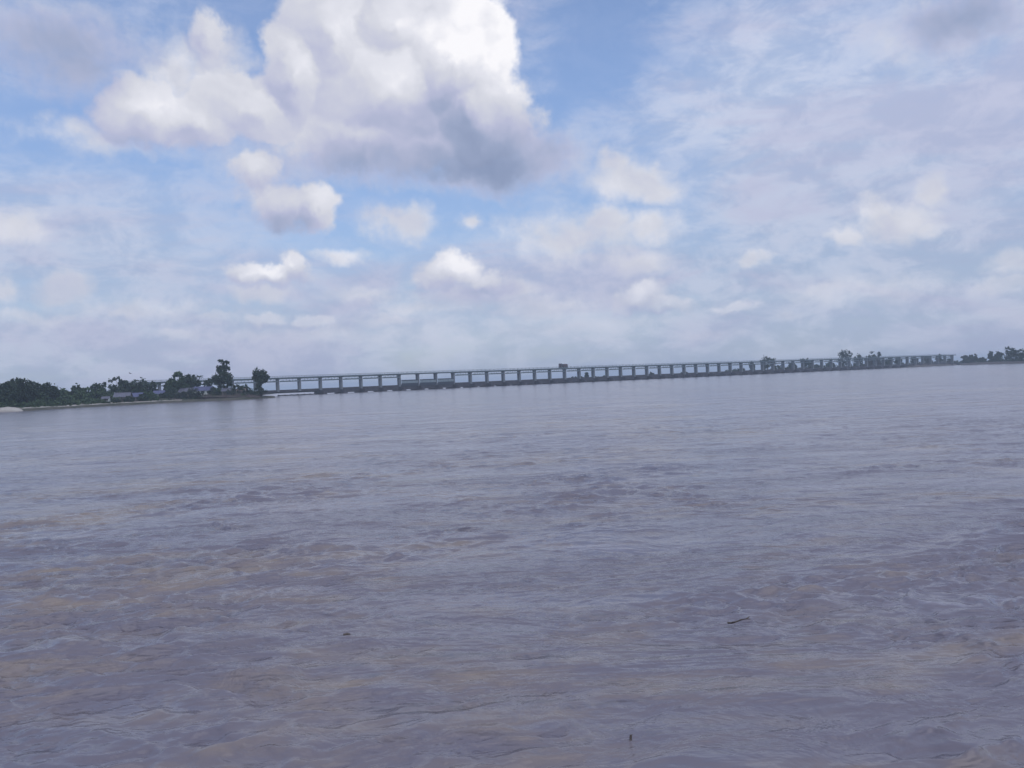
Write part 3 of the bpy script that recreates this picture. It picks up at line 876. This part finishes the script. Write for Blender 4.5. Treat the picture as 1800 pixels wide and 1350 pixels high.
# ------------------------------------------------------------------ houses on the left bank
def house(name, px, back, width, depth, wall_h, roof_h, roof_mat, wall_mat, label, rz=0.0, base=1.45, hip=False):
    Y = shore_Y(px) + back
    x = at(px, 690, Y).x
    root = empty(name, (x, Y, base), rz)
    tag(root, label, 'house', 'houses on the left river bank')
    hw, hd = width / 2, depth / 2
    mb = MB()
    # walls with gable ends and a door and window opening left in the front
    t = 0.15
    dx0, dx1 = -0.45, 0.45
    mb.box(-hw, dx0, -hd, -hd + t, 0, wall_h)
    mb.box(dx1, hw, -hd, -hd + t, 0, wall_h)
    mb.box(dx0, dx1, -hd, -hd + t, 2.0, wall_h)
    mb.box(-hw, hw, hd - t, hd, 0, wall_h)
    for s in (-1, 1):
        xx0, xx1 = (-hw, -hw + t) if s < 0 else (hw - t, hw)
        mb.prism([(xx0, -hd + t + 0.002), (xx1, -hd + t + 0.002), (xx1, hd - t - 0.002), (xx0, hd - t - 0.002)], 0, wall_h)
        vs_ = [mb.bm.verts.new(p) for p in ((xx0, -hd, wall_h), (xx0, hd, wall_h), (xx0, 0, wall_h + roof_h - 0.05), (xx1, -hd, wall_h), (xx1, hd, wall_h), (xx1, 0, wall_h + roof_h - 0.05))]
        mb.bm.faces.new(vs_[0:3]); mb.bm.faces.new(vs_[3:6][::-1])
        mb.bm.faces.new((vs_[0], vs_[2], vs_[5], vs_[3])); mb.bm.faces.new((vs_[1], vs_[4], vs_[5], vs_[2]))
    mb.build('wall', wall_mat, root)
    rb = MB()
    ov = 0.45
    sl_ = roof_h / hd
    for s in (-1, 1):
        n_ = 14
        # corrugated sheets
        prev = None
        for i in range(n_ * 2 + 1):
            xx = -hw - ov + (width + 2 * ov) * i / (n_ * 2)
            dz = 0.05 if i % 2 else 0.0
            top = rb.bm.verts.new((xx, 0, wall_h + roof_h + 0.06 + dz))
            bot = rb.bm.verts.new((xx, s * (hd + ov), wall_h - ov * sl_ + 0.06 + dz))
            if prev: rb.bm.faces.new((prev[0], top, bot, prev[1]))
            prev = (top, bot)
    rb.tube((-hw - ov, 0, wall_h + roof_h + 0.1), (hw + ov, 0, wall_h + roof_h + 0.1), 0.12, 0.12, 6)
    rb.build('roof', roof_mat, root)
    MB().box(dx0 + 0.02, dx1 - 0.02, -hd + 0.05, -hd + 0.1, 0, 1.98).build('door', M['door_wood'], root)
    for wxc in (-hw * 0.6, hw * 0.6):
        wn = MB().box(wxc - 0.4, wxc + 0.4, -hd - 0.04, -hd - 0.003, 0.95, 1.85).build('window', M['door_wood'], root)
    return root


house('house', 216, 13, 6.6, 5.0, 2.4, 1.7, M['tin_grey'], M['mud_wall'], 'mud walled house under a pale grey tin roof, left of the blue roofed house', 0.15)
house('house', 239, 14, 6.4, 5.0, 2.2, 1.6, M['tin_blue'], M['mud_wall'], 'mud walled house under a bluish tin roof, right of the pale grey roofed house', -0.1)
house('hut', 186, 11, 2.8, 2.4, 2.1, 0.7, M['tin_grey'], M['white_wall'], 'tiny white walled hut standing alone behind the sandy edge', 0.1, base=1.3)
house('hut', 358, 16, 8.5, 5.0, 2.3, 1.7, M['tin_blue'], M['white_wall'], 'white walled hut under a blue tin roof below the tallest tree', 0.1, base=3.0)
house('hut', 329, 17, 7.0, 5.0, 2.2, 1.9, M['tin_grey'], M['mud_wall'], 'hut with a grey peaked tin roof left of the white walled blue roofed hut', -0.25, base=2.6)
house('hut', 399, 14, 4.2, 4.0, 2.1, 1.2, M['tin_grey'], M['mud_wall'], 'small hut with a pale tin roof right of the tallest tree', 0.2, base=2.4)
house('hut', 424, 16, 4.2, 3.6, 2.0, 1.0, M['tin_rust'], M['mud_wall'], 'rusty roofed hut between the tallest tree and the lone tree at the tip', 0.1, base=2.2)
house('hut', 280, 14, 4.5, 4.0, 2.3, 1.4, M['tin_blue'], M['white_wall'], 'dark roofed hut under the gap where the barrage shows', 0.4, base=2.2)

# terrace the huts stand on
terr = MB()
for (px, back, z) in ((358, 16, 3.0), (329, 17, 2.6), (399, 12, 2.4), (424, 15, 2.2), (280, 14, 2.2)):
    Y = shore_Y(px) + back; x = at(px, 690, Y).x
    terr.prism([(x - 8, Y - 5), (x - 3, Y - 7), (x + 4, Y - 6.5), (x + 8, Y - 4), (x + 9, Y + 6), (x - 8, Y + 6)], 0.8, z - 0.004, 0.72)
tag(terr.build('terrace', M['earth']), kind='structure')

# heaps of brushwood and fallen branches on the eroding bank
for i, (px, back, wd, hh, lb) in enumerate([
        (368, 4, 6.0, 3.4, 'brown brushwood heap at the water edge below the tallest tree'),
        (392, 4, 5.4, 3.0, 'brown brushwood heap on the bank just right of the tallest tree'),
        (416, 3.5, 5.4, 3.0, 'brown brushwood heap below the rusty roofed hut'),
        (440, 3.0, 4.2, 2.2, 'low brushwood heap just left of the lone tree at the tip'),
        (306, 5, 3.6, 1.3, 'low brushwood heap below the rounded grey bush')]):
    Y = shore_Y(px) + back; x = at(px, 700, Y).x
    rr_ = random.Random(i)
    mb = MB()
    for k in range(130):
        a = Vector((rr_.gauss(0, wd * 0.42), rr_.uniform(-1.2, 1.2), rr_.uniform(0, 0.4)))
        b = a + Vector((rr_.uniform(-2.2, 2.2), rr_.uniform(-0.8, 0.8), rr_.uniform(0.1, hh * max(0.2, 1 - abs(a.x) / wd))))
        mb.tube(a, b, rr_.uniform(0.05, 0.13), 0.03, 5)
    o = mb.build('brushwood_heap', M['brush'])
    o.location = (x, Y, 0.75)
    tag(o, lb, 'brushwood', 'brushwood heaps on the eroding bank')

# sand spit at the far left
bm = bmesh.new()
bmesh.ops.create_icosphere(bm, subdivisions=4, radius=1.0)
c0 = ground(4, 724.5)
for v_ in bm.verts:
    n_ = math.sin(v_.co.x * 5) * 0.08 + math.sin(v_.co.x * 11 + v_.co.y * 7) * 0.05
    v_.co = Vector((v_.co.x * 6.5, v_.co.y * 3.2, max(-0.4, v_.co.z * (1.9 + n_))))
me = bpy.data.meshes.new('sand_spit'); bm.to_mesh(me); bm.free()
me.materials.append(M['sand'])
for p in me.polygons: p.use_smooth = True
o = bpy.data.objects.new('sand_spit', me); COL.objects.link(o); o.location = (c0.x - 1, c0.y + 3.5, -0.1)
tag(o, kind='structure')

# ------------------------------------------------------------------ the barrage
ang = math.atan2(BB, BA)
bar = empty('barrage_bridge', (BX, BY, 0), ang)
tag(bar, 'long grey river barrage with a row of piers and lifting gates under a high deck', 'barrage')
S_ = 14.0
K0, K1 = -6, 54
PW, PT = 1.5, 10.9
# shared meshes
def arc_plan(w_, y0, y1, n=6):
    pts = []
    for i in range(n + 1):
        a = math.pi * i / n
        pts.append((w_ / 2 * math.cos(a), y1 + w_ / 2 * math.sin(a)))
    for i in range(n + 1):
        a = math.pi + math.pi * i / n
        pts.append((w_ / 2 * math.cos(a), y0 + w_ / 2 * math.sin(a)))
    return pts


first_pier = first_col = first_base = None
for k in range(K0, K1 + 1):
    if first_pier is None:
        p_ = MB().box(-PW / 2, PW / 2, -1.6, 1.3, 2.6, PT - 0.003, 0.08).build('pier', M['concrete'], bar)
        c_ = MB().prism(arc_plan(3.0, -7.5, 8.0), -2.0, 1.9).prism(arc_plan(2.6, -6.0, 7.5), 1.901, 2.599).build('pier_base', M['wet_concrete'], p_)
        first_pier, first_base = p_, c_
        bracket = MB().box(-0.95, 0.95, -1.9, 1.6, PT - 0.45, PT - 0.15).build('pier_cap', M['concrete'], p_)
        first_col = bracket
    else:
        p_ = first_pier.copy(); COL.objects.link(p_); p_.parent = bar
        if k >= 2 or k < -2:
            c_ = first_base.copy(); COL.objects.link(c_); c_.parent = p_
        b_ = first_col.copy(); COL.objects.link(b_); b_.parent = p_
    p_.location = (k * S_, 0, 0)

# high hoist deck with fascia and railing
x0, x1 = K0 * S_ - 6, K1 * S_ + 4
d_ = MB().box(x0, x1, -2.6, 2.2, PT, PT + 0.55)
d_.box(x0, x1, -2.75, -2.603, PT + 0.0, PT + 0.75).box(x0, x1, 2.203, 2.35, PT - 0.1, PT + 0.85)
d_.build('hoist_deck', M['steel_dark'], bar)
rl = MB()
for yy in (-2.68, 2.28):
    for zz in (PT + 1.3, PT + 1.75):
        rl.box(x0, x1, yy - 0.035, yy + 0.035, zz - 0.035, zz + 0.035)
    for i in range(int((x1 - x0) / 3.5)):
        rl.box(x0 + i * 3.5 - 0.05, x0 + i * 3.5 + 0.05, yy - 0.036, yy + 0.036, PT + 0.852, PT + 1.8)
rl.build('railing', M['steel_dark'], bar)
# low road deck
rd = MB().box(x0, x1, 0.5, 8.0, 2.75, 3.25).box(x0, x1, 0.3, 0.497, 2.4, 3.85).box(x0, x1, 8.003, 8.2, 2.4, 3.85)
for yy in (1.6, 4.2, 6.8):
    rd.box(x0, x1, yy - 0.25, yy + 0.25, 1.7, 2.747)
rd.build('road_deck', M['road_concrete'], bar)
# breast wall between the piers, above the water slots
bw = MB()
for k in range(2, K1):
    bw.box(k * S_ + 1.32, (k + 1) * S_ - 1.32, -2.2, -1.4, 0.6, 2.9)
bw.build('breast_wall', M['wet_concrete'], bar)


def gate_mesh(lowered):
    w0, w1 = PW / 2 + 0.05, S_ - PW / 2 - 0.05
    pn = MB()
    if lowered:
        pn.box(w0, w1, -2.35, -2.15, 4.9, 6.6)
    else:
        # raised leaf: an open truss, the sky shows between its chords
        pn.box(w0, w1, -2.35, -2.15, PT - 0.32, PT - 0.12)
        for i in range(6):
            xa = w0 + (w1 - w0) * i / 6; xb = w0 + (w1 - w0) * (i + 1) / 6
            za, zb = (9.55, PT - 0.33) if i % 2 else (PT - 0.33, 9.55)
            pn.tube((xa, -2.25, za), (xb, -2.25, zb), 0.06, 0.06, 5)
    for i in range(1, 6):
        xx = w0 + (w1 - w0) * i / 6
        z0, z1 = (4.9, 6.6) if lowered else (9.55, PT - 0.323)
        pn.box(xx - 0.09, xx + 0.09, -2.5, -2.353, z0, z1)
    bm_ = MB()
    if lowered:
        bm_.box(w0, w1, -2.6, -1.9, 2.95, 4.897).box(w0, w1, -2.55, -2.0, 6.603, 7.15)
    else:
        bm_.box(w0, w1, -2.6, -1.9, 8.75, 9.547)
    return pn, bm_


g0 = g1 = None
for k in range(K0, K1):
    low_ = k in (6, 7, 8)
    src = g1 if low_ else g0
    if src is None:
        pn, bm_ = gate_mesh(low_)
        g = pn.build('gate', M['gate_dull' if low_ else 'steel_dark'], bar)
        gb = bm_.build('gate_beam', M['gate_dark' if low_ else 'steel_dark'], g)
        if low_: g1 = (g, gb)
        else: g0 = (g, gb)
    else:
        g = src[0].copy(); COL.objects.link(g); g.parent = bar
        gb = src[1].copy(); COL.objects.link(gb); gb.parent = g
    if low_: g['label'] = 'gate lowered almost to the water'
    g.location = (k * S_, 0, 0)

# hoist machine on the deck
pk = 15.92
hx, hy = on_bridge(pk)
cr_ = empty('hoist_machine', (hx, hy, PT + 0.556), ang)
tag(cr_, 'small reddish brown hoist machine standing on the high deck of the barrage', 'hoist machine')
MB().box(-3.2, 4.0, -1.6, 1.6, 0.35, 0.75, 0.05).build('chassis', M['steel_dark'], cr_)
MB().box(-0.4, 3.8, -1.5, 1.5, 0.753, 3.0, 0.12).box(0.2, 3.2, -1.2, 1.2, 3.003, 3.25, 0.05).build('winch_housing', M['red_paint'], cr_)
MB().box(-3.1, -1.4, -1.3, 1.3, 0.753, 3.7, 0.12).build('cabin', M['red_paint'], cr_)
MB().box(-2.8, -1.7, -1.36, -1.31, 2.2, 3.2).build('window', M['steel_dark'], cr_)
MB().tube((-1.4, 0, 2.0), (-0.4, 0, 2.2), 0.5, 0.5, 10).build('drum', M['steel_dark'], cr_)
for xx in (-2.4, 3.0):
    for yy in (-1.3, 1.3):
        MB().tube((xx, yy - 0.12, 0.3), (xx, yy + 0.12, 0.3), 0.3, 0.3, 12).build('wheel', M['steel_dark'], cr_)

# guide wall upstream of the first bays
ga, gb_ = ground(488, 696.2), ground(556, 693.3)
L = (gb_ - ga).length
gw = MB().box(0, L, -0.5, 0.5, -1.0, 0.55, 0.08)
for i in range(int(L / 4)):
    gw.box(i * 4 + 0.2, i * 4 + 1.2, -0.62, 0.62, 0.2, 0.75, 0.08)
o = gw.build('guide_wall', M['wet_concrete'])
o.location = ga; o.rotation_euler = (0, 0, math.atan2(gb_.y - ga.y, gb_.x - ga.x))
tag(o, 'low dark guide wall in the water before the leftmost open bays of the barrage', 'wall')

# ------------------------------------------------------------------ trees behind and beside the barrage
G3 = 'trees beyond the barrage'
G4 = 'trees on the right river bank'


def depth_at(px):
    lo, hi = -6.0, 70.0
    for _ in range(40):
        mid = (lo + hi) / 2
        q = on_bridge(mid)
        if (q[0] / q[1]) < (rt.x * ((px - 900) / F) ) / 1.0 + 0.0: lo = mid
        else: hi = mid
    return on_bridge(lo)[1]


far = [  # px, metres behind the barrage, top py, half width m, label
    (1008, 150, 662, 4.2, 'bush', 'low round bush below the reddish hoist machine, seen under the deck'),
    (1031, 150, 654.6, 2.2, 'tree', 'slim dark tree seen under the deck right of the hoist machine'),
    (1049, 150, 661.5, 3.0, 'bush', 'small bush right of the slim dark tree under the deck'),
    (1062, 150, 660.5, 2.6, 'bush', 'second small bush right of the slim dark tree under the deck'),
    (1022, 150, 662.5, 3.0, 'bush', 'low bush touching the foot of the slim dark tree under the deck'),
    (1091, 130, 658.5, 2.0, 'bush', 'tiny bush midway between the slim dark tree and the small round tree under the deck'),
    (1145, 130, 655.0, 2.6, 'tree', 'small round tree alone under the middle of the barrage deck'),
    (1203, 100, 652.5, 3.6, 'bush', 'small bush beside a pier right of the small round tree'),
    (1285, 60, 650.5, 8.0, 'bush', 'broad low thicket under the deck left of the big dark tree'),
    (1300, 60, 648.0, 8.0, 'bush', 'higher half of the low thicket left of the big dark tree'),
    (1322, 60, 636.5, 3.6, 'tree', 'narrow tree just left of the big dark tree that rises over the deck'),
    (1349, 40, 626.5, 8.8, 'tree', 'big dark tree whose rounded top rises over the barrage deck'),
    (1367, 60, 642.0, 7.0, 'bush', 'sloping shoulder of bushes right of the big dark tree'),
    (1392, 50, 637.0, 6.0, 'tree', 'dark tree under the deck between the big dark tree and the pale topped tree'),
    (1415, 60, 628.5, 6.5, 'tree', 'pale topped tree just reaching over the deck in the right part of the barrage'),
    (1432, 50, 640.0, 6.0, 'bush', 'bush under the deck right of the pale topped tree'),
    (1458, 50, 637.0, 7.0, 'tree', 'low spreading tree under the deck left of the tall rounded tree'),
    (1487, 50, 615.5, 9.5, 'tree', 'tall rounded tree standing highest above the deck beside the control house'),
    (1508, 50, 622.5, 6.0, 'tree', 'low tree between the tall rounded tree and the flat topped tree'),
    (1532, 40, 620.0, 7.0, 'tree', 'flat topped tree rising behind the control house'),
    (1545, 40, 618.0, 2.2, 'tree', 'thin spiky tree at the right edge of the control house'),
    (1562, 30, 629.0, 5.5, 'tree', 'first tree right of the control house, below the deck line'),
    (1580, 28, 628.0, 5.5, 'tree', 'tree right of the control house with sky gaps under the deck'),
    (1607, 24, 625.5, 5.5, 'tree', 'round tree near the right end of the barrage'),
    (1630, 22, 626.5, 5.5, 'tree', 'second to last tree before the right end of the barrage'),
    (1650, 20, 622.5, 3.5, 'tree', 'upright tree at the right end of the barrage'),
    (1664, 16, 630.0, 7.0, 'bush', 'low bush where the barrage meets the right bank'),
]
for i, (px, back, top, hw, kind, lb) in enumerate(far):
    Y = depth_at(px) + back
    b_ = rnd_blobs(hw, 500 + i, 6, 0.2) if kind == 'tree' else [(0, 0.55, hw * 0.7, 0.35), (-hw * 0.55, 0.4, hw * 0.5, 0.3), (hw * 0.5, 0.4, hw * 0.5, 0.3)]
    b_.append((0, 0.2, hw * 0.7, 0.2))
    tree('broadleaf_tree' if kind == 'tree' else 'bush', px, Y, 1.5, top, b_, lb, 'leaf_dark', G3 if kind == 'tree' else 'bushes beyond the barrage', kind, n=1300 if kind == 'tree' else 600, size=0.75, trunk=(kind == 'tree'), seed=700 + i)

right = [
    (1697, 624.0, 6.0, 'rounded dark tree at the left end of the right bank row'),
    (1711, 622.5, 6.0, 'dark tree second in the right bank row, touching the rounded one'),
    (1727, 628.5, 4.5, 'low tree in the dip of the right bank row'),
    (1741, 617.0, 2.6, 'thin spiky tree in the middle of the right bank row'),
    (1755, 619.0, 6.0, 'dense square topped tree right of the thin spiky tree on the right bank'),
    (1774, 609.5, 6.2, 'feathery tall tree near the right edge of the view'),
    (1793, 612.5, 7.5, 'broad dark tree cut by the right edge of the view'),
    (1825, 612.0, 9.0, 'broad tree just past the right edge of the view'),
]
for i, (px, top, hw, lb) in enumerate(right):
    t = (px - 1692) / 108.0
    Y = r1690[1] + (r1800[1] - r1690[1]) * t + 22
    b_ = rnd_blobs(hw, 900 + i, 6, 0.2); b_.append((0, 0.22, hw * 0.8, 0.2))
    tree('broadleaf_tree', px, Y, 2.0, top, b_, lb, 'leaf_dark', G4, n=1700, size=0.7, seed=900 + i)
bl = []
for px in np.arange(1560, 1900, 4.0):
    Y = depth_at(px) + 22 if px < 1688 else r1690[1] + (r1800[1] - r1690[1]) * (px - 1692) / 108.0 + 18
    h = r_.uniform(1.5, 3.5)
    bl.append((at(px, 640, Y).x, Y, 2.0 + h * 0.4, r_.uniform(2, 4), 2.5, h * 0.55))
for px in np.arange(1375, 1560, 4.0):
    Y = depth_at(px) + r_.uniform(40, 60)
    h = r_.uniform(2.5, 5.0)
    bl.append((at(px, 640, Y).x, Y, 1.6 + h * 0.4, r_.uniform(2.5, 4.5), 2.5, h * 0.55))
v, f_ = leaves(bl, 9000, 0.7, 171, 0.3)
tag(raw_mesh('undergrowth', v, f_, M['leaf_dark']), 'dark undergrowth along the far right bank below the trees', 'undergrowth', kind='stuff')

# control house
Yc = depth_at(1534) + 16
xc = at(1534, 640, Yc).x
ch = empty('control_house', (xc, Yc, 1.6), ang)
tag(ch, 'plain purplish grey control house behind the right part of the barrage', 'building')
mb = MB().box(-7.5, 7.5, -4, 4, 0, 8.2)
mb.build('wall', M['red_earth'], ch)
MB().box(-8.1, 8.1, -4.6, 4.6, 8.203, 8.6, 0.05).box(-8.1, 8.1, -4.6, -4.4, 8.603, 9.2).box(-8.1, 8.1, 4.4, 4.6, 8.603, 9.2).build('roof', M['road_concrete'], ch)
for zz in (1.2, 4.6):
    for xx in (-5.6, -2.8, 0, 2.8, 5.6):
        MB().box(xx - 0.7, xx + 0.7, -4.08, -4.003, zz, zz + 1.7).build('window', M['steel_dark'], ch)

# ------------------------------------------------------------------ bird and floating debris
bp = at(229, 656.5, 300)
bd = bmesh.new()
def loft(path):
    prev = None
    for (p, r) in path:
        ring = [bd.verts.new((p[0] + 0, p[1] + math.cos(a) * r, p[2] + math.sin(a) * r)) for a in [i * math.pi / 3 for i in range(6)]]
        if prev:
            for i in range(6): bd.faces.new((prev[i], prev[(i + 1) % 6], ring[(i + 1) % 6], ring[i]))
        prev = ring
loft([((-0.62, 0, 0.02), 0.02), ((-0.5, 0, 0.02), 0.06), ((-0.4, 0, 0.03), 0.075), ((-0.25, 0, 0), 0.09), ((0, 0, -0.02), 0.14), ((0.25, 0, -0.01), 0.09), ((0.45, 0, 0), 0.03)])
for s in (-1, 1):
    pts = [((-0.18, 0.1, 0.03), (0.16, 0.1, 0.03)), ((-0.28, 0.45, 0.26), (0.14, 0.45, 0.24)), ((-0.2, 0.85, 0.36), (0.12, 0.85, 0.33)), ((0.0, 1.15, 0.34), (0.1, 1.12, 0.33))]
    prev = None
    for a, b in pts:
        cur = (bd.verts.new((a[0], a[1] * s, a[2])), bd.verts.new((b[0], b[1] * s, b[2])), bd.verts.new((b[0], b[1] * s, b[2] - 0.03)), bd.verts.new((a[0], a[1] * s, a[2] - 0.03)))
        if prev:
            for i in range(4): bd.faces.new((prev[i], prev[(i + 1) % 4], cur[(i + 1) % 4], cur[i]))
        prev = cur
tl = [bd.verts.new(p) for p in ((0.4, -0.03, 0), (0.75, -0.16, 0.0), (0.75, 0.16, 0.0), (0.4, 0.03, 0))]
bd.faces.new(tl)
bmesh.ops.recalc_face_normals(bd, faces=bd.faces)
me = bpy.data.meshes.new('bird'); bd.to_mesh(me); bd.free(); me.materials.append(M['feather'])
o = bpy.data.objects.new('bird', me); COL.objects.link(o)
o.location = bp; o.rotation_euler = (0.25, 0, 1.0)
o.scale = (0.8, 0.8, 0.8)
tag(o, 'small dark bird flying in the sky above the airy spreading tree', 'bird')

deb = [(610, 1124, 0.11, 'short dark floating log left of the middle of the river', 0), (1300, 1105, 0.36, 'thin slanting floating branch, dark, right of the middle of the river', 1),
        (1108, 1304, 0.16, 'tiny upright dark stub floating nearest the viewer', 3),
      ]
for i, (px, py, ln, lb, kd) in enumerate(deb):
    p = ground(px, py)
    rr_ = random.Random(50 + i)
    mb = MB()
    if kd == 0:
        mb.tube((-ln / 2, 0, 0.0), (ln * 0.1, 0.01, 0.006), 0.016, 0.02, 8).tube((ln * 0.1, 0.01, 0.006), (ln / 2, 0, 0.0), 0.02, 0.01, 8)
        nm, mt, ct = 'floating_log', M['drift'], 'log'
    elif kd == 1:
        a = Vector((-ln / 2, 0, 0.02))
        for k in range(6):
            b = a + Vector((ln / 6, rr_.uniform(-0.06, 0.06) * ln, rr_.uniform(-0.01, 0.03)))
            mb.tube(a, b, 0.018 - 0.002 * k, 0.016 - 0.002 * k, 6)
            if k % 2: mb.tube(a, a + Vector((0.1 * ln, rr_.uniform(-0.12, 0.12) * ln, 0.03)), 0.012, 0.006, 5)
            a = b
        nm, mt, ct = 'floating_branch', M['drift'], 'branch'
    elif kd == 2:
        for k in range(40):
            x_, y_ = rr_.gauss(0, ln * 0.4), rr_.gauss(0, ln * 0.3)
            q = rr_.uniform(0, 6.28); l_ = 0.07
            c_ = Vector((x_, y_, 0.01 + 0.02 * rr_.random()))
            u_ = Vector((math.cos(q), math.sin(q), rr_.uniform(0, 0.25))) * l_; v2 = Vector((-math.sin(q), math.cos(q), 0.1)) * l_ * 0.35
            mb.face([c_ - u_, c_ + v2, c_ + u_, c_ - v2])
        nm, mt, ct = 'floating_weed', M['weed'], 'weed'
    else:
        mb.tube((0, 0, -0.06), (0.01, 0, 0.05), 0.016, 0.012, 8).tube((0.0, 0, 0.02), (0.035, 0.01, 0.045), 0.007, 0.004, 6)
        nm, mt, ct = 'floating_stub', M['drift'], 'stub'
    o = mb.build(nm, mt)
    o.location = (p.x, p.y, water_z(p.x, p.y) + 0.006)
    o.rotation_euler = (0, 0, {1: -0.6 if i == 1 else -0.1}.get(kd, rr_.uniform(-0.5, 0.5)))
    tag(o, lb, ct)

scene.cycles.use_denoising = True
scene.cycles.sample_clamp_direct = 3.0
scene.cycles.sample_clamp_indirect = 3.0
scene.cycles.max_bounces = 6
scene.cycles.volume_bounces = 1
scene.cycles.transparent_max_bounces = 8
